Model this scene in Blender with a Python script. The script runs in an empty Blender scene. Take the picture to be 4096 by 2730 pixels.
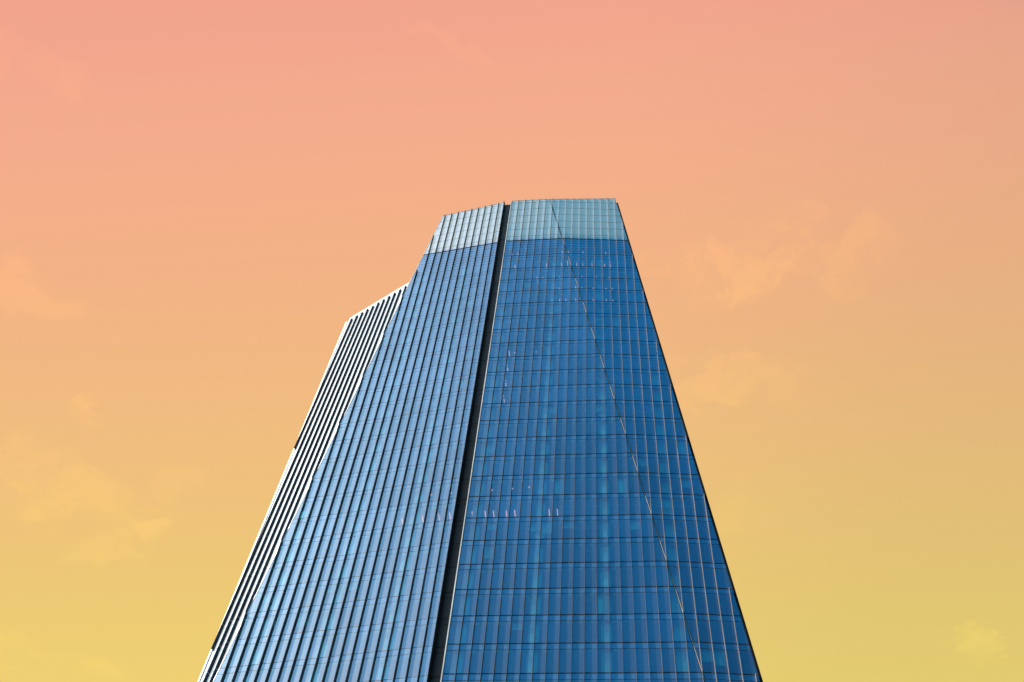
import bpy, math, random
from mathutils import Vector, Matrix
random.seed(7)
SC = bpy.context.scene
COL = SC.collection

# ------------------------------------------------------------------ survey of the tower
H = 4.4                       # storey height in metres; coordinates below are in storeys
EYE = 1.6
FOCAL = 4282.14 / 4096 * 36.0
PITCH, ROLL = 1.0034237, 0.1153276
P0 = Vector((2.8131, 21.66822, 36.68847))      # fold of the front face at storey line 0
Q0 = Vector((-1.08949, 22.41783, 36.68847))    # edge of the left front face at storey line 0
AC, AD, AB, AA = -0.17979416, -0.09540621, -0.31484371, -0.70416372
WC, WB, WA = 0.33183565, 0.33339931, 0.30871311
def hdir(a): return Vector((math.cos(a), math.sin(a), 0.0))
UC, UD, UB, UA = hdir(AC), hdir(AD), hdir(AB), hdir(AA)
DOWN = Vector((0, 0, -1))
JG = 36.68847 + EYE / H        # storey index of the ground
J_BASE, J_TOP = -6.66, -10.95  # foot and head of the pale crown
J_A = -4.0                     # roof line of the lower white face
J_VIS = 18

def world(X): return Vector((X.x * H, X.y * H, X.z * H + EYE))
def S(face, m, j):
    """point of a face at mullion m (modules) and storey line j (downwards)"""
    if face == 'C': X = P0 + m * WC * UC + j * DOWN
    elif face == 'D': X = P0 + (j / 2) * WC * UC + j * DOWN + (m - j / 2) * WC * UD
    elif face == 'B': X = Q0 - m * WB * UB + j * DOWN
    else:
        c = 13 + j / 3
        X = Q0 - c * WB * UB + j * DOWN - (m - c) * WA * UA
    return world(X)
def lo(face, j):
    return {'C': -11.0, 'D': j / 2, 'B': 0.17, 'A': 13 + j / 3}[face]
def hi(face, j):
    if face == 'C': return j / 2
    if face == 'D': return 7.62 + 0.3125 * j
    if face == 'B': return min(13 + j / 3, 20.37)
    return 22.6 - 0.1 * j
def normal(face):
    a = S(face, 15, 0); b = S(face, 16, 0); c = S(face, 15, 1)
    n = (b - a).cross(c - a).normalized()
    if n.dot(Vector((0, 0, EYE)) - a) < 0: n = -n
    return n
NRM = {f: normal(f) for f in 'ABCD'}
UH = {'A': UA, 'B': UB, 'C': UC, 'D': UD}
def top(face, m):
    """head of the crown: nearly level, sloping a little at both ends"""
    if face == 'B': return J_TOP + 0.35 * max(0.0, (m - 0.17)) / 9.2
    if face == 'D': return J_TOP - 0.28 * max(0.0, (m + 5.5)) / 9.6
    if face == 'A': return J_A
    return J_TOP

# ------------------------------------------------------------------ helpers
class MB:
    def __init__(s): s.v = []; s.f = []; s.uv = []; s.mi = []
    def quad(s, pts, uvs=None, mat=0):
        n = len(s.v); s.v += [tuple(p) for p in pts]; s.f.append(list(range(n, n + len(pts))))
        s.uv += list(uvs) if uvs else [(0, 0)] * len(pts); s.mi.append(mat)
    def hexa(s, a, b, mat=0, uv=None):
        """prism between two quads a (4 points) and b (4 points)"""
        n = len(s.v); s.v += [tuple(p) for p in a] + [tuple(p) for p in b]
        for f in ((0, 1, 2, 3), (7, 6, 5, 4), (0, 4, 5, 1), (1, 5, 6, 2), (2, 6, 7, 3), (3, 7, 4, 0)):
            s.f.append([n + k for k in f]); s.uv += [(uv or (0, 0))] * 4; s.mi.append(mat)
    def bar(s, p, q, side, out, w, d, back=0.0, mat=0):
        """rectangular bar from p to q, w wide along side, standing d proud along out"""
        a = side * (w / 2)
        A = [p - a - out * back, p + a - out * back, p + a + out * d, p - a + out * d]
        B = [q - a - out * back, q + a - out * back, q + a + out * d, q - a + out * d]
        s.hexa(A, B, mat)
    def prism(s, poly, z0, z1, mat=0):
        n = len(s.v); k = len(poly)
        s.v += [(p.x, p.y, z0) for p in poly] + [(p.x, p.y, z1) for p in poly]
        s.f.append([n + i for i in range(k)][::-1]); s.f.append([n + k + i for i in range(k)])
        for i in range(k): s.f.append([n + i, n + (i + 1) % k, n + k + (i + 1) % k, n + k + i])
        s.uv += [(0, 0)] * (2 * k + 4 * k); s.mi += [mat] * (k + 2)
    def build(s, name, mats, parent=None):
        me = bpy.data.meshes.new(name); me.from_pydata(s.v, [], s.f)
        for m in (mats if isinstance(mats, (list, tuple)) else [mats]): me.materials.append(m)
        u = me.uv_layers.new(name='grid')
        for k, t in enumerate(s.uv): u.data[k].uv = t
        for k, pl in enumerate(me.polygons): pl.material_index = s.mi[k]
        me.validate(); me.update()
        o = bpy.data.objects.new(name, me); COL.objects.link(o)
        if parent: o.parent = parent
        return o

class NT:
    def __init__(s, tree): s.t = tree; s.n = tree.nodes; s.l = tree.links
    def node(s, kind, **kw):
        n = s.n.new(kind)
        for k, v in kw.items(): setattr(n, k, v)
        return n
    def put(s, sock, v):
        if hasattr(v, 'is_linked'): s.l.new(v, sock)
        elif v is not None: sock.default_value = v
    def math(s, op, a, b=None, c=None, clamp=False):
        n = s.node('ShaderNodeMath', operation=op, use_clamp=clamp)
        for k, x in enumerate((a, b, c)):
            if x is not None: s.put(n.inputs[k], x)
        return n.outputs[0]
    def vmath(s, op, a, b=None, scale=None):
        n = s.node('ShaderNodeVectorMath', operation=op)
        s.put(n.inputs[0], a)
        if b is not None: s.put(n.inputs[1], b)
        if scale is not None: s.put(n.inputs['Scale'], scale)
        return n.outputs['Value'] if op in ('LENGTH', 'DOT_PRODUCT') else n.outputs[0]
    def rng(s, v, a, b, c=0.0, d=1.0, smooth=True):
        n = s.node('ShaderNodeMapRange', interpolation_type='SMOOTHSTEP' if smooth else 'LINEAR')
        for k, x in zip(('Value', 'From Min', 'From Max', 'To Min', 'To Max'), (v, a, b, c, d)): s.put(n.inputs[k], x)
        return n.outputs[0]
    def mixc(s, f, a, b, blend='MIX'):
        n = s.node('ShaderNodeMix', data_type='RGBA', blend_type=blend)
        s.put(n.inputs['Factor'], f); s.put(n.inputs['A'], a) if False else None
        s.put(n.inputs[6], a); s.put(n.inputs[7], b); s.put(n.inputs[0], f)
        return n.outputs[2]
    def noise(s, vec, scale, detail=3.0, rough=0.5, dim='3D'):
        n = s.node('ShaderNodeTexNoise', noise_dimensions=dim)
        s.put(n.inputs['Vector'], vec); n.inputs['Scale'].default_value = scale
        n.inputs['Detail'].default_value = detail; n.inputs['Roughness'].default_value = rough
        return n.outputs[0]
    def mixs(s, f, a, b):
        n = s.node('ShaderNodeMixShader'); s.put(n.inputs[0], f); s.l.new(a, n.inputs[1]); s.l.new(b, n.inputs[2]); return n.outputs[0]

def mat(name):
    m = bpy.data.materials.new(name); m.use_nodes = True; m.node_tree.nodes.clear()
    t = NT(m.node_tree); out = t.node('ShaderNodeOutputMaterial'); return m, t, out.inputs['Surface']

def metal_paint(name, col, rough=0.45, var=0.25, spec=0.5, metallic=0.0):
    """painted or anodised sheet with soft grime so that no face is uniform"""
    m, t, out = mat(name)
    g = t.node('ShaderNodeNewGeometry').outputs['Position']
    n1 = t.noise(t.vmath('MULTIPLY', g, (1.6, 1.6, 0.22)), 1.0, 4)
    n2 = t.noise(g, 0.06, 2)
    f = t.math('ADD', t.math('MULTIPLY', n1, 0.65), t.math('MULTIPLY', n2, 0.35))
    a = tuple(c * (1 - var) for c in col) + (1,); b = tuple(min(1, c * (1 + var)) for c in col) + (1,)
    c = t.mixc(t.rng(f, 0.3, 0.7), a, b)
    p = t.node('ShaderNodeBsdfPrincipled')
    t.put(p.inputs['Base Color'], c); p.inputs['Metallic'].default_value = metallic
    t.put(p.inputs['Roughness'], t.rng(n1, 0.3, 0.7, rough * 0.85, min(1, rough * 1.2)))
    p.inputs['Specular IOR Level'].default_value = spec
    t.l.new(p.outputs[0], out); return m

def glass(name, kind):
    """coated curtain wall glass: 'vision' shows the rooms, 'spandrel' and 'crown' have a backing"""
    m, t, out = mat(name)
    uv = t.node('ShaderNodeUVMap', uv_map='grid').outputs[0]
    sep = t.node('ShaderNodeSeparateXYZ'); t.l.new(uv, sep.inputs[0])
    mm, jj = sep.outputs[0], sep.outputs[1]
    wn = t.node('ShaderNodeTexWhiteNoise', noise_dimensions='3D')
    cell = t.node('ShaderNodeCombineXYZ')
    t.l.new(t.math('FLOOR', t.math('ADD', mm, 0.0)), cell.inputs[0]); t.l.new(t.math('FLOOR', jj), cell.inputs[1])
    t.l.new(cell.outputs[0], wn.inputs['Vector'])
    rnd, rcol = wn.outputs[0], wn.outputs[1]
    geo = t.node('ShaderNodeNewGeometry')
    # every pane sits a hair out of true and bows a little
    tilt = t.vmath('SCALE', t.vmath('SUBTRACT', rcol, (0.5, 0.5, 0.5)), scale=0.012)
    nz = t.node('ShaderNodeTexNoise'); t.l.new(geo.outputs['Position'], nz.inputs['Vector'])
    nz.inputs['Scale'].default_value = 0.35; nz.inputs['Detail'].default_value = 1.0
    bow = t.vmath('SCALE', t.vmath('SUBTRACT', nz.outputs[1], (0.5, 0.5, 0.5)), scale=0.02)
    nrm = t.vmath('NORMALIZE', t.vmath('ADD', geo.outputs['Normal'], t.vmath('ADD', tilt, bow)))
    cosv = t.math('ABSOLUTE', t.vmath('DOT_PRODUCT', geo.outputs['Normal'], geo.outputs['Incoming']))
    k1 = t.math('SUBTRACT', 1.0, cosv)
    refl = t.math('MULTIPLY_ADD', t.math('POWER', k1, 2.0), 0.95 if kind != 'crown' else 0.6, 0.25 if kind != 'crown' else 0.30)
    film = t.rng(t.noise(t.vmath('MULTIPLY', geo.outputs['Position'], (1.0, 1.0, 0.35)), 0.11, 3), 0.3, 0.7, 0.90, 1.10)
    refl = t.math('MULTIPLY', t.math('MULTIPLY', refl, film), t.rng(rnd, 0.0, 1.0, 0.90, 1.08, smooth=False), clamp=True)
    tint = t.mixc(t.math('POWER', k1, 3.0), (0.21, 0.56, 0.98, 1) if kind != 'crown' else (0.85, 0.90, 0.98, 1), (0.95, 0.98, 1.0, 1))
    gl = t.node('ShaderNodeBsdfGlossy'); gl.inputs['Roughness'].default_value = 0.03
    t.l.new(tint, gl.inputs['Color']); t.l.new(nrm, gl.inputs['Normal'])
    # thin film of dust, with rain streaks running down from the rails
    st = t.noise(t.vmath('MULTIPLY', uv, (26.0, 0.9, 1.0)), 1.0, 3)
    fj = t.math('FRACT', jj)
    run = t.math('MULTIPLY', t.rng(st, 0.5, 0.75), t.rng(fj, 0.0, 0.75, 1.0, 0.0))
    big = t.rng(t.noise(geo.outputs['Position'], 0.05, 3), 0.35, 0.75)
    dust = t.math('ADD', 0.007, t.math('MULTIPLY', run, t.math('MULTIPLY_ADD', big, 0.09, 0.01)))
    if kind == 'vision':
        b = t.node('ShaderNodeBsdfTransparent')
        t.put(b.inputs['Color'], t.mixc(rnd, (0.16, 0.57, 0.64, 1), (0.22, 0.67, 0.71, 1)))
    else:
        b = t.node('ShaderNodeBsdfDiffuse')
        ca, cb = ((0.006, 0.045, 0.085, 1), (0.010, 0.06, 0.105, 1)) if kind == 'spandrel' else ((0.44, 0.54, 0.68, 1), (0.49, 0.58, 0.72, 1))
        t.put(b.inputs['Color'], t.mixc(rnd, ca, cb))
    bs = b.outputs[0]
    if kind == 'crown':                                    # fritted screen: the sky behind glows through it
        tr = t.node('ShaderNodeBsdfTranslucent'); tr.inputs['Color'].default_value = (0.74, 0.98, 1.0, 1)
        bs = t.mixs(0.5, bs, tr.outputs[0])
    body = t.mixs(refl, bs, gl.outputs[0])
    sheen = t.node('ShaderNodeBsdfGlossy'); sheen.inputs['Roughness'].default_value = 0.5
    hot = t.node('ShaderNodeBsdfGlossy'); hot.inputs['Roughness'].default_value = 0.25
    body = t.mixs(0.05, body, sheen.outputs[0])          # haze of dirt, wide lobe
    body = t.mixs(0.006, body, hot.outputs[0])            # and a tight one
    df = t.node('ShaderNodeBsdfDiffuse'); df.inputs['Color'].default_value = (0.5, 0.5, 0.52, 1)
    t.l.new(t.mixs(dust, body, df.outputs[0]), out)
    return m


M_VIS, M_SPA, M_CRO = glass('vision_glass', 'vision'), glass('spandrel_glass', 'spandrel'), glass('crown_glass', 'crown')
M_FIN = metal_paint('anodised_fin', (0.135, 0.13, 0.145), 0.7, 0.25, 0.0)
M_RAIL = metal_paint('anodised_rail', (0.04, 0.039, 0.043), 0.7, 0.25, 0.0)  # dark tone also holds the shade on the front and leaning faces
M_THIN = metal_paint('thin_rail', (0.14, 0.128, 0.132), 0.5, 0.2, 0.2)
M_RAIL_SUN = metal_paint('sunlit_tone_rail', (0.10, 0.092, 0.096), 0.5, 0.25, 0.2)  # lighter rail copy: sun on the left faces put into its colour
M_TRIM = metal_paint('pale_trim', (0.50, 0.48, 0.48), 0.4)
M_COPE = metal_paint('white_coping', (0.42, 0.42, 0.43), 0.5, 0.08)
M_EDGE = metal_paint('grey_edge_trim', (0.42, 0.40, 0.40), 0.45)
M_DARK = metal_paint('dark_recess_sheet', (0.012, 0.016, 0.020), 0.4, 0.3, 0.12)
M_BLACK = metal_paint('black_return_sheet', (0.006, 0.0065, 0.007), 0.6, 0.3, 0.02)
M_CONC = metal_paint('concrete', (0.32, 0.31, 0.30), 0.9, 0.18)
M_CEIL = metal_paint('ceiling_board', (0.42, 0.43, 0.44), 0.9, 0.1)
M_BULK = metal_paint('white_bulkhead', (0.78, 0.78, 0.78), 0.8, 0.06)
M_COLM = metal_paint('plastered_column', (0.85, 0.84, 0.80), 0.8, 0.05)
M_CORE = metal_paint('core_board', (0.20, 0.22, 0.25), 0.9, 0.15)
def lampmat():
    m, t, out = mat('lit_ceiling_lamp'); e = t.node('ShaderNodeEmission')
    e.inputs['Color'].default_value = (1.0, 0.20, 0.17, 1); e.inputs['Strength'].default_value = 2.4
    t.l.new(e.outputs[0], out); return m
M_LAMP = lampmat()

# ------------------------------------------------------------------ ground
def ground():
    m, t, out = mat('dark_paving')
    g = t.node('ShaderNodeNewGeometry').outputs['Position']
    br = t.node('ShaderNodeTexBrick'); t.l.new(g, br.inputs['Vector']); br.inputs['Scale'].default_value = 0.8
    br.inputs['Color1'].default_value = (0.06, 0.06, 0.058, 1); br.inputs['Color2'].default_value = (0.05, 0.05, 0.049, 1)
    br.inputs['Mortar'].default_value = (0.03, 0.03, 0.03, 1)
    c = t.mixc(t.rng(t.noise(g, 0.2, 4), 0.3, 0.7, 0.0, 0.35), br.outputs[0], (0.04, 0.04, 0.04, 1))
    p = t.node('ShaderNodeBsdfPrincipled'); p.inputs['Roughness'].default_value = 0.85
    t.l.new(c, p.inputs['Base Color']); t.l.new(p.outputs[0], out)
    b = MB(); R = 6000
    b.quad([(-R, -R, 0), (R, -R, 0), (R, R, 0), (-R, R, 0)])
    o = b.build('ground', m); o['kind'] = 'structure'
ground()

# ------------------------------------------------------------------ tower
tower = bpy.data.objects.new('tower', None); COL.objects.link(tower)
tower.location = (0, 0, 0)
tower['category'] = 'skyscraper'
tower['label'] = 'faceted blue glass office tower with black fins, pale crown and a dark vertical slot'

def pt(face, m, j, off=0.0): return S(face, m, j) + NRM[face] * off

def band(face, j0, j1, material, name, parent, off=0.0):
    b = MB(); A0, A1, B0, B1 = lo(face, j0), hi(face, j0), lo(face, j1), hi(face, j1)
    P = [(A0, j0), (A1, j0), (B1, j1), (B0, j1)]
    if A1 - A0 < 0.05: P = [(A0, j0), (B1, j1), (B0, j1)]
    if B1 - B0 < 0.05: P = [(A0, j0), (A1, j0), (B0, j1)]
    b.quad([pt(face, m, j, off) for m, j in P], P)
    return b.build(name, material, parent)

MECH = [-6.44, -6.2, -5.96, -5.72, -5.46]
CROWN_ROWS = [-10.68, -9.95, -9.235, -8.51, -7.795, -7.08]
def storeys(face):
    if face == 'A': return list(range(-4, J_VIS + 1))
    return [-5.2] + list(range(-4, J_VIS + 1))

walls = {}
for face, lab in (('A', 'white glaring face with black fins'), ('B', 'pale blue face with black fins'),
                  ('C', 'deep blue front face with thin fins'), ('D', 'dark blue leaning face with silver fins')):
    n = NRM[face]; up = Vector((0, 0, 1)); tang = UH[face]
    w = bpy.data.objects.new('curtain_wall', None); COL.objects.link(w); w.parent = tower; w['label'] = lab
    walls[face] = w
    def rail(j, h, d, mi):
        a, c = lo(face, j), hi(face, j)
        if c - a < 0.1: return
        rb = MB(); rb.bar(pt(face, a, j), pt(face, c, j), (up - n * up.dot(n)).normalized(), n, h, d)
        rb.build('transom', (M_RAIL, M_THIN, M_RAIL_SUN)[mi], w)
    js = storeys(face)
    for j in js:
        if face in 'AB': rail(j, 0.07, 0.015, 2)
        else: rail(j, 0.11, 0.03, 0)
        rail(j + (0.21 if j != -5.2 else 0.23), 0.045, 0.015, 1 if face in 'AB' else 0)  # thin rails too: lighter tone on sunlit faces, darker on shaded ones
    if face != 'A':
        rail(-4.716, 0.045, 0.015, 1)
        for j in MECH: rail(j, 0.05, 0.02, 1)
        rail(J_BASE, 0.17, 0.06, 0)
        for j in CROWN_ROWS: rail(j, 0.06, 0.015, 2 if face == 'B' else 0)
    # storey by storey: a strip of windows and the spandrel strip at its head
    for k, j in enumerate(js):
        jn = js[k + 1] if k + 1 < len(js) else j + 1
        s = j + (0.21 if j != -5.2 else 0.23)
        band(face, j, s, M_SPA, 'spandrel', w)
        band(face, s, jn, M_VIS, 'window', w)
    if face != 'A': band(face, J_BASE, -5.72, M_SPA, 'louvre_panel', w); band(face, -5.72, -5.2, M_VIS, 'window', w)
    # storeys below the picture
    jl = 22.0 if face == 'A' else JG
    b = MB(); a0, a1, b0, b1 = lo(face, 19), hi(face, 19), lo(face, jl), hi(face, jl)
    if face == 'B':
        b.quad([pt(face, m, j) for m, j in ((a0, 19), (a1, 19), (20.37, 22.11), (20.37, jl), (b0, jl))], [(a0, 19), (a1, 19), (20.37, 22.11), (20.37, jl), (b0, jl)])
    else:
        P = [(a0, 19), (a1, 19), (b1, jl), (b0, jl)]
        if b1 - b0 < 0.1: P = P[:3]
        b.quad([pt(face, m, j) for m, j in P], P)
    b.build('lower_glazing', M_SPA, w)
    # crown screen with a real thickness
    if face != 'A':
        if face == 'C': m_hi, j_hi = J_TOP / 2, J_TOP
        elif face == 'B': m_hi = 9.36; j_hi = top('B', m_hi)
        else: j_hi = -11.23; m_hi = hi('D', j_hi)
        m_lo = lo(face, J_TOP)
        P = [(m_lo, J_TOP), (m_hi, j_hi), (hi(face, J_BASE), J_BASE), (lo(face, J_BASE), J_BASE)]
        b = MB()
        if face == 'B': P[2] = (hi('B', J_BASE), J_BASE)
        b.quad([pt(face, m, j) for m, j in P], P, 0)
        bk = [pt(face, m, j, -0.35) for m, j in P]
        fr = [pt(face, m, j) for m, j in P]
        for i in range(4): b.quad([fr[i], bk[i], bk[(i + 1) % 4], fr[(i + 1) % 4]], None, 1)
        b.build('crown_screen', [M_CRO, M_TRIM], w)
        b = MB(); b.bar(fr[0], fr[1], up, n, 0.07, 0.05, 0.38)
        b.build('coping', M_TRIM, w)

def fin(face, m, j0, j1, parent, t=0.04, d=0.34, gap=0.03, material=None, back=0.0):
    b = MB(); n = NRM[face]; side = UH[face]
    cuts = [j0] + [j for j in ([J_BASE, -5.2] + list(range(-4, 40))) if j0 + 0.05 < j < j1 - 0.05] + [j1]
    for a, c in zip(cuts[:-1], cuts[1:]):
        p, q = pt(face, m, a), pt(face, m, c)
        e = (q - p).normalized() * gap / 2
        # square ends: the bar is cut level with the storey line
        b.bar(p + e, q - e, side, n, t, d, back)
    return b.build('fin', material or M_FIN, parent)

for i in range(-10, 19):                 # front face, then its continuation on the leaning face
    j0 = 2 * i
    if i <= -6: fin('C', i, J_TOP, JG, walls['C'])
    else: fin('C', i, max(j0, J_TOP) , JG, walls['C'])
D_TOP = {5: -8.6, 6: -5.2, 7: -2, 8: 2, 9: 5, 10: 8, 11: 11, 12: 15, 13: 18}
for i in range(-5, 14):
    j0 = D_TOP.get(i, top('D', i))
    fin('D', i, j0, 2 * i, walls['D'])
B_TOP = {10: -8.51, 11: -5.2}
for m in range(1, 21):
    j0 = top('B', m) if m < 10 else B_TOP.get(m, 3 * (m - 13))
    if m == 20: j0 = 21
    fin('B', m, j0, JG, walls['B'])
for m in range(12, 23):
    j1 = min(3 * (m - 13), 6 + (22 - m) * 10)
    fin('A', m, J_A + 0.1, j1, walls['A'], 0.05, 0.34, 0.06)

# trims along the folds and free edges
def trim(face, mf, j0, j1, w, d, name, material, parent, back=0.0, shift=0.0):
    b = MB(); p, q = pt(face, mf(j0) + shift, j0), pt(face, mf(j1) + shift, j1)
    b.bar(p, q, UH[face], NRM[face], w, d, back)
    return b.build(name, material, parent)
def fold(f1, f2, j0, j1, parent, w=0.08, d=0.03, material=None):
    b = MB(); n = (NRM[f1] + NRM[f2]).normalized()
    p, q = S(f1, hi(f1, j0), j0), S(f1, hi(f1, j1), j1)
    b.bar(p, q, (UH[f1] + UH[f2]).normalized(), n, w, d, 0.05)
    return b.build('fold_trim', material or M_TRIM, parent)
fold('C', 'D', J_TOP, JG, walls['D'], 0.21, 0.006, M_BLACK); fold('C', 'D', J_TOP, JG, walls['D'], 0.07, 0.025, M_EDGE)  # wide black strip added as shade along the fold, pale bead on top
fold('B', 'A', J_A - 0.1, 22.0, walls['A'], 0.08, 0.04, M_EDGE)
trim('B', lambda j: 9.36 + (j + 10.6) * (13 - 4 / 3 - 9.36) / 6.6, -10.6, -4.0, 0.12, 0.05, 'edge_trim', M_EDGE, walls['B'], 0.3)
trim('A', lambda j: hi('A', j) + 0.14, -3.96, 22.0, 0.34, 0.10, 'edge_trim', M_COPE, walls['A'], 0.3)
b = MB(); n = NRM['A']
b.bar(pt('A', lo('A', -4.0) + 0.02, -4.09), pt('A', 22.65, -4.09), Vector((0, 0, 1)), n, 0.62, 0.08, 0.5)
b.build('coping', M_COPE, walls['A'])
# pale corner post left of the front face, black return at the right of the left front face
fin('C', -11.06, J_TOP + 0.0, JG, walls['C'], 0.13, 0.30, 0.02, M_TRIM, 0.42)
fin('B', 0.17, J_TOP, JG, walls['B'], 0.07, 0.36, 0.0, M_BLACK, 0.45)
# dark return along the right edge of the leaning face
b = MB()
b.bar(pt('D', hi('D', -10.7) + 0.09, -10.7), pt('D', hi('D', JG) + 0.09, JG), UD, NRM['D'], 0.18 * WC * H, 0.12, 1.3)
b.build('edge_return', M_BLACK, walls['D'])

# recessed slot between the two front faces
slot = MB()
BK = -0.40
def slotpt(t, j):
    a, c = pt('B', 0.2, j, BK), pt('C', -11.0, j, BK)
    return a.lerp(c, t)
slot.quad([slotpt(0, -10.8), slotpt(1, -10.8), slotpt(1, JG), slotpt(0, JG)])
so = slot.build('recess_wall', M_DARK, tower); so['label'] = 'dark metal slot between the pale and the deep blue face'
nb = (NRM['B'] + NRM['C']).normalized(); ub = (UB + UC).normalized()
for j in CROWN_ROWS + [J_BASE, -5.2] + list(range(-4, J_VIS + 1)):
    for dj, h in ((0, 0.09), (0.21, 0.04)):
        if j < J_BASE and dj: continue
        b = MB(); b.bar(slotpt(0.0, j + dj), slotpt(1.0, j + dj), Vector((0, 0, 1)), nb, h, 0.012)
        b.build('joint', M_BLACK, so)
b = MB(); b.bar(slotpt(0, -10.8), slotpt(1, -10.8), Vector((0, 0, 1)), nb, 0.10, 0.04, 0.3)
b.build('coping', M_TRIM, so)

# flanks, rear and roofs close the body
def W(x, y, j): return world(Vector((x, y, 36.68847 - j)))
br_, bl_, bu_ = (5.6, 30.5), (-6.8, 33.0), (-3.8, 31.0)
rear = MB()
def flank(f, side, j0, j1, back, jt=None):
    mm = (lambda j: (hi if side else lo)(f, j))
    steps = 4
    for k in range(steps):
        a = j0 + (j1 - j0) * k / steps; c = j0 + (j1 - j0) * (k + 1) / steps
        rear.quad([pt(f, mm(a), a, -0.3), pt(f, mm(c), c, -0.3), W(*back, c), W(*back, a)])
flank('D', True, -6.95, JG, br_)
flank('A', True, -4.0, 22.0, bl_); 
rear.quad([pt('B', 20.37, 22.05, -0.3), pt('B', 20.37, JG, -0.3), W(*bl_, JG), W(*bl_, 22.05)])
for k in range(4):
    a = -6.95 + 2.9 * k / 4; c = -6.95 + 2.9 * (k + 1) / 4
    fa = lambda j: 9.36 + (j + 10.6) * (13 - 4 / 3 - 9.36) / 6.6
    rear.quad([pt('B', fa(a), a, -0.3), pt('B', fa(c), c, -0.3), W(*bu_, c), W(*bu_, a)])
rear.quad([W(*br_, -6.95), W(*br_, JG), W(*bl_, JG), W(*bl_, -4), W(*bu_, -4), W(*bu_, -6.95)])
rear.build('rear_wall', M_CORE, tower)
def outline(j, inset=0.0):
    jj = min(j, 22.0)
    L = []
    if j >= -4.001: L.append(pt('A', hi('A', jj), jj))
    L += [pt('B', hi('B', j) if j >= -4 else 9.36 + (j + 10.6) * (13 - 4 / 3 - 9.36) / 6.6, j), pt('B', 0.9, j), pt('C', -10.2, j), pt('C', j / 2, j), pt('D', hi('D', j), j), W(*br_, j)]
    L += [W(*bl_, j)] if j >= -4.001 else [W(*bu_, j)]
    c = sum(L, Vector()) / len(L)
    if inset:
        R = []
        for p in L:
            d = c - p; d.z = 0
            R.append(p + d.normalized() * inset)
        L = R
    return L
b = MB(); z = world(Vector((0, 0, 36.68847 + 6.95))).z
b.prism(outline(-6.9, 0.6), z - 0.4, z); 
z = world(Vector((0, 0, 36.68847 + 4.0))).z
a4 = [pt('A', hi('A', -4), -4, -0.5), pt('A', lo('A', -4), -4, -0.5), W(*bu_, -4), W(*bl_, -4)]
b.prism(a4, z - 0.35, z)
b.build('roof', M_CONC, tower)

# rooms behind the glass: slabs, perimeter bulkheads, columns, core, lamps
LIT = {-5.2, -4, -3, -2, 3, 4, 5, 6, 11, 12}
for j in [-5.9, -5.2] + list(range(-4, J_VIS + 1)):
    z0 = world(Vector((0, 0, 36.68847 - (j + 0.205)))).z; z1 = world(Vector((0, 0, 36.68847 - (j + 0.02)))).z
    b = MB(); b.prism(outline(j, 0.75), z0, z1, 0)
    if j in LIT:                                   # pale drop at the edge of the ceiling
        for f, a, c in (('C', -10.6, j / 2 - 0.3), ('D', j / 2 + 0.3, hi('D', j) - 0.5), ('B', 0.6, hi('B', j) - 0.6)):
            if c - a < 1: continue
            p = pt(f, a, j, -1.3); q = pt(f, c, j, -1.3); p.z = q.z = z0 - 0.10
            b.bar(p, q, Vector((0, 0, 1)), NRM[f], 0.16, 0.14, 0.14, 1)
    b.build('floor_slab', [M_CEIL, M_BULK], tower)
b = MB()
core = [W(-3.4, 24.6, 0), W(-0.6, 24.0, 0), W(4.2, 24.0, 0), W(4.2, 29, 0), W(-3.4, 30, 0)]
b.prism(core, 0.3, world(Vector((0, 0, 36.68847 + 6.8))).z)
b.build('core', M_CORE, tower)
def column(face, m, j0, j1, back=0.95):
    b = MB(); p, q = S(face, m, j0), S(face, m, j1)
    n = Vector((NRM[face].x, NRM[face].y, 0)).normalized()
    if face in 'BC': b.bar(p - n * back, q - n * back, UH[face], n, 1.25, 0.4, 0.4)
    return b.build('column', M_COLM, tower)
column('C', -10.1, -5.2, JG); column('C', -4.15, -5.2, JG); column('C', 1.75, 5.2, JG); column('C', 7.6, 17.0, JG)
for m, j0 in ((4.2, -5.2), (10.1, -5.2), (16.0, 10.5)): column('B', m, j0, JG)
# behind the leaning face the columns stand upright further in
def inner_column(m, j0, j1):
    p = S('C', m, j1); p = Vector((p.x, p.y, 0)); b = MB()
    n = Vector((NRM['C'].x, NRM['C'].y, 0)).normalized()
    z = lambda j: world(Vector((0, 0, 36.68847 - j))).z
    b.bar(Vector((p.x, p.y, z(j0))) - n * 1.5, Vector((p.x, p.y, z(j1))) - n * 1.5, UC, n, 1.25, 0.4, 0.4)
    b.build('column', M_COLM, tower)
inner_column(1.75, -5.2, 5.2); inner_column(7.6, 4.0, 17.0)

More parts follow.
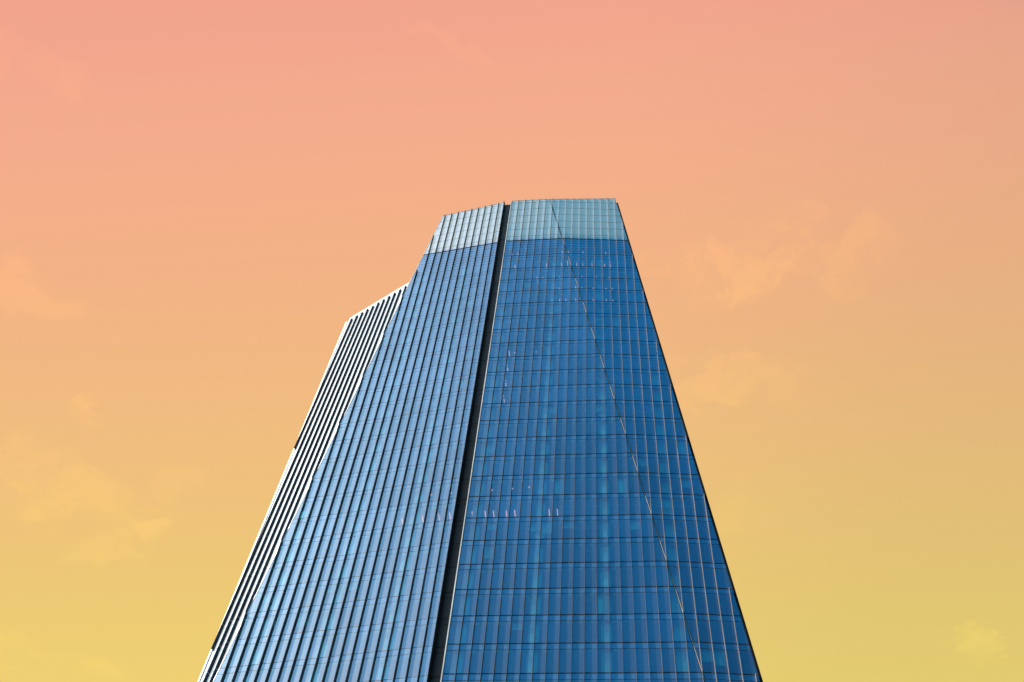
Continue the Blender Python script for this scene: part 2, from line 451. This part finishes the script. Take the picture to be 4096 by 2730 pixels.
def lamp(face, m, j, depth, length=1.25, w=0.09):
    head = -5.46 if j == -5 else j - 1
    p = S('C', m, head); n = Vector((NRM['C'].x, NRM['C'].y, 0)).normalized()
    zc = world(Vector((0, 0, 36.68847 - {-5: -5.695, -4: -4.995}.get(j, j - 1 + 0.205)))).z - 0.03
    p = Vector((p.x, p.y, zc)) - n * (depth - length / 2)
    q = p - n * length
    b = MB(); b.bar(p, q, UC, Vector((0, 0, -1)), w, 0.05, 0.0)
    return b.build('ceiling_lamp', M_LAMP, tower)
LAMPS = [(-5, -10.08, 1.2), (-5, -9.27, 1.2), (-5, -3.32, 1.2), (-5, -2.53, 1.2), (-5, -0.55, 1.5), (-5, 2.45, 1.8),
 (-4, -10.44, 1.8), (-4, -9.61, 1.8), (-4, -5.41, 1.8), (-4, -3.41, 1.75), (-4, -2.6, 1.75), (-4, -1.4, 2.0), (-4, -0.58, 2.0), (-4, 0.62, 2.1), (-4, 2.27, 2.4), (-4, 3.06, 2.4),
 (-3, -6.52, 1.9), (-3, -5.71, 1.9), (-3, -3.6, 1.8), (-3, -0.69, 2.0), (-3, 1.19, 2.4), (-3, 1.99, 2.4), (-3, 2.82, 2.4),
 (-2, -3.55, 1.8), (-2, -1.46, 2.0), (-2, -0.64, 2.0), (-2, 0.76, 2.1), (-2, 2.39, 2.4), (-2, 3.18, 2.4),
 (-1, -3.42, 1.8), (-1, -2.62, 1.8), (-1, -1.42, 2.0), (-1, 0.75, 2.0), (-1, 2.39, 2.35), (-1, 3.18, 2.35),
 (12, -10.79, 2.5), (12, -9.55, 2.4), (12, -8.75, 2.4), (12, -7.53, 2.5), (12, -6.73, 2.4), (12, -3.47, 2.4), (12, -2.69, 2.4),
 (12, -12.96, 2.6), (12, -14.03, 2.7), (12, -15.62, 3.0), (12, -16.37, 3.5), (12, -17.63, 3.3)]
for j, m, d in LAMPS: lamp('C', m, j, d)
for j in (3, 4, 5, 6):                       # the same office plan on four storeys: one strip and two spots each
    lamp('C', -8.96, j, 1.68, 1.4)
    for m in (-8.32, -5.82): lamp('C', m, j, 1.45, 0.16, 0.15)
for m, d in ((-10.68, 2.0), (-9.09, 1.83), (-7.1, 1.63), (-5.47, 1.46), (-13.11, 2.2), (-15.11, 2.4)): lamp('C', m, 11, d, 0.16, 0.15)

# a few roller blinds, drawn to different heights
M_BLIND = metal_paint('roller_blind', (0.74, 0.73, 0.70), 0.9, 0.05)
rb = random.Random(11)
def blind(face, i, j, drop):
    if lo(face, j) > i - 0.1 or hi(face, j) < i + 1.1: return
    b = MB(); a = j + 0.24
    P = [pt(face, m, jj, -0.30) for m, jj in ((i + 0.06, a), (i + 0.94, a), (i + 0.94, a + drop), (i + 0.06, a + drop))]
    Q = [p - NRM[face] * 0.02 for p in P]
    b.hexa(P, Q)
    b.build('roller_blind', M_BLIND, walls[face])
for f, n in (('C', 20), ('D', 12), ('B', 16)):
    for k in range(n):
        j = rb.randint(-4, J_VIS - 1)
        blind(f, rb.randint(math.ceil(lo(f, j)), math.floor(hi(f, j)) - 1), j, rb.choice((0.22, 0.34, 0.45, 0.7)))

# ------------------------------------------------------------------ daylight
EXPO = 1.0
SUN_AZ, SUN_EL = math.radians(-101.0), math.radians(43.0)      # azimuth from +Y towards +X
w = bpy.data.worlds.new('World'); SC.world = w; w.use_nodes = True
t = NT(w.node_tree); w.node_tree.nodes.clear()
out = t.node('ShaderNodeOutputWorld')
sky = t.node('ShaderNodeTexSky', sky_type='NISHITA'); sky.sun_disc = False
sky.sun_elevation = SUN_EL; sky.sun_rotation = SUN_AZ
sky.air_density = 1.0; sky.dust_density = 2.6; sky.ozone_density = 1.0
bg1 = t.node('ShaderNodeBackground'); gam = t.node('ShaderNodeGamma'); gam.inputs[1].default_value = 1.12      # clear, deep sky: steeper from the sun's glow to the far blue
t.l.new(sky.outputs[0], gam.inputs[0]);  bg1.inputs[1].default_value = 0.082
SUNV = (math.sin(SUN_AZ) * math.cos(SUN_EL), math.cos(SUN_AZ) * math.cos(SUN_EL), math.sin(SUN_EL))
dirw = t.vmath('NORMALIZE', t.node('ShaderNodeTexCoord').outputs['Generated'])
near = t.rng(t.vmath('DOT_PRODUCT', dirw, SUNV), 0.66, 0.95)
t.l.new(t.mixc(1.0, gam.outputs[0], t.mixc(near, (0.13, 0.92, 1.0, 1), (1.0, 1.0, 0.93, 1)), 'MULTIPLY'), bg1.inputs[0])
# glowing evening half of the sky ahead: colours run from the horizon up towards the zenith
dirv = t.vmath('NORMALIZE', t.node('ShaderNodeTexCoord').outputs['Generated'])
sp = t.node('ShaderNodeSeparateXYZ'); t.l.new(dirv, sp.inputs[0])
zz = t.math('MAXIMUM', sp.outputs[2], 0.05)
u = t.math('DIVIDE', sp.outputs[0], zz); v = t.math('DIVIDE', sp.outputs[1], zz)
plane = t.node('ShaderNodeCombineXYZ'); t.l.new(u, plane.inputs[0]); t.l.new(v, plane.inputs[1])
pl = plane.outputs[0]
wav = t.noise(t.vmath('MULTIPLY', pl, (1.0, 3.0, 1.0)), 1.2, 4, 0.5)
g = t.math('ADD', t.math('ADD', v, t.math('MULTIPLY', u, 0.1786)), t.math('MULTIPLY_ADD', wav, 0.06, -0.03))
def lin(c): return tuple((x / 255 / 12.92 if x / 255 <= 0.04045 else ((x / 255 + 0.055) / 1.055) ** 2.4) for x in c)
STOPS = [(0.20, (244, 163, 143)), (0.26, (242, 165, 141)), (0.344, (243, 171, 141)), (0.435, (244, 175, 138)), (0.536, (243, 179, 134)),
         (0.646, (241, 184, 131)), (0.769, (240, 190, 127)), (0.906, (238, 196, 122)), (1.06, (237, 203, 117)), (1.205, (238, 208, 115)), (1.6, (234, 216, 120))]
ramp = t.node('ShaderNodeValToRGB'); r = ramp.color_ramp; r.interpolation = 'EASE' if False else 'LINEAR'
lo_, hi_ = 0.1, 1.7
while len(r.elements) < len(STOPS): r.elements.new(0.5)
for e, (gp, c) in zip(r.elements, STOPS):
    e.position = (gp - lo_) / (hi_ - lo_); e.color = lin(c) + (1,)
t.l.new(t.math('DIVIDE', t.math('SUBTRACT', g, lo_), hi_ - lo_), ramp.inputs[0])
side = t.rng(u, 0.02, 0.58)
colr = t.mixc(side, ramp.outputs[0], t.mixc(1.0, ramp.outputs[0], (0.89, 0.945, 0.95, 1), 'MULTIPLY'))
# soft cloud puffs lying on a high plane
PUFFS = [(0.222, 0.528, 0.067, 0.042, 0.9), (0.17, 0.524, 0.049, 0.026, 0.6), (0.245, 0.469, 0.03, 0.027, 0.5), (0.33, 0.503, 0.048, 0.057, 0.55), (0.343, 0.451, 0.013, 0.034, 0.3), (0.261, 0.669, 0.09, 0.036, 0.6), (0.223, 0.627, 0.052, 0.028, 0.4), (0.314, 0.644, 0.028, 0.023, 0.5), (-0.484, 0.794, 0.021, 0.036, 0.6), (-0.602, 0.897, 0.077, 0.036, 0.6), (-0.511, 0.955, 0.129, 0.069, 0.6), (-0.441, 0.974, 0.057, 0.062, 0.7), (-0.493, 1.043, 0.047, 0.028, 0.4), (-0.38, 0.899, 0.033, 0.043, 0.25), (-0.542, 0.64, 0.074, 0.047, 0.45), (0.641, 1.015, 0.038, 0.036, 0.75), (0.639, 1.053, 0.027, 0.024, 0.4), (-0.489, 0.395, 0.057, 0.041, 0.4), (-0.071, 0.316, 0.049, 0.015, 0.3), (-0.58, 1.278, 0.19, 0.058, 0.4), (0.3, 0.852, 0.046, 0.049, 0.3)]
warp = t.node('ShaderNodeTexNoise'); t.l.new(pl, warp.inputs['Vector']); warp.inputs['Scale'].default_value = 8.0; warp.inputs['Detail'].default_value = 9.0; warp.inputs['Roughness'].default_value = 0.62
plw = t.vmath('ADD', pl, t.vmath('SCALE', t.vmath('SUBTRACT', warp.outputs[1], (0.5, 0.5, 0.5)), scale=0.24))
mask = None
for cu, cv, ru, rv, amp in PUFFS:
    d = t.vmath('LENGTH', t.vmath('MULTIPLY', t.vmath('SUBTRACT', plw, (cu, cv, 0)), (1 / ru, 1 / rv, 0)))
    k = t.rng(d, 1.12, 0.62, 0.0, amp)
    mask = k if mask is None else t.math('MAXIMUM', mask, k)
fl = t.noise(t.vmath('MULTIPLY', plw, (1.0, 1.6, 1.0)), 8.0, 8, 0.6)
mask = t.math('MULTIPLY', mask, t.rng(fl, 0.40, 0.62, 0.08, 1.0))
colr = t.mixc(mask, colr, t.mixc(1.0, colr, (1.13, 1.12, 0.98, 1), 'MULTIPLY'))
bg2 = t.node('ShaderNodeBackground'); t.l.new(colr, bg2.inputs[0]); bg2.inputs[1].default_value = 0.5 ** EXPO
t.l.new(t.mixs(t.rng(sp.outputs[1], 0.10, 0.21), bg1.outputs[0], bg2.outputs[0]), out.inputs[0])

sl = bpy.data.lights.new('sun', 'SUN'); sl.energy = 5.0; sl.angle = math.radians(0.5); sl.color = (1.0, 0.95, 0.88)
so_ = bpy.data.objects.new('sun', sl); COL.objects.link(so_)
sd = Vector((math.sin(SUN_AZ) * math.cos(SUN_EL), math.cos(SUN_AZ) * math.cos(SUN_EL), math.sin(SUN_EL)))
so_.rotation_euler = sd.to_track_quat('Z', 'Y').to_euler(); so_.location = sd * 500

# ------------------------------------------------------------------ camera
cp, spn = math.cos(PITCH), math.sin(PITCH)
F = Vector((0, cp, spn)); R = Vector((1, 0, 0)); U = Vector((0, -spn, cp))
R2 = R * math.cos(ROLL) + U * math.sin(ROLL); U2 = U * math.cos(ROLL) - R * math.sin(ROLL)
cam = bpy.data.cameras.new('camera'); cam.lens = FOCAL; cam.sensor_width = 36; cam.clip_end = 20000; cam.clip_start = 0.1
co = bpy.data.objects.new('camera', cam); COL.objects.link(co)
mtx = Matrix((R2, U2, -F)).transposed().to_4x4(); mtx.translation = (0, 0, EYE); co.matrix_world = mtx
SC.camera = co
vs = SC.view_settings; vs.view_transform = 'Standard'; vs.look = 'None'; vs.exposure = EXPO; vs.gamma = 1.0; vs.use_curve_mapping = False
SC.cycles.max_bounces = 8; SC.cycles.transparent_max_bounces = 12
SC.cycles.sample_clamp_indirect = 6.0
SC.cycles.caustics_reflective = False; SC.cycles.caustics_refractive = False
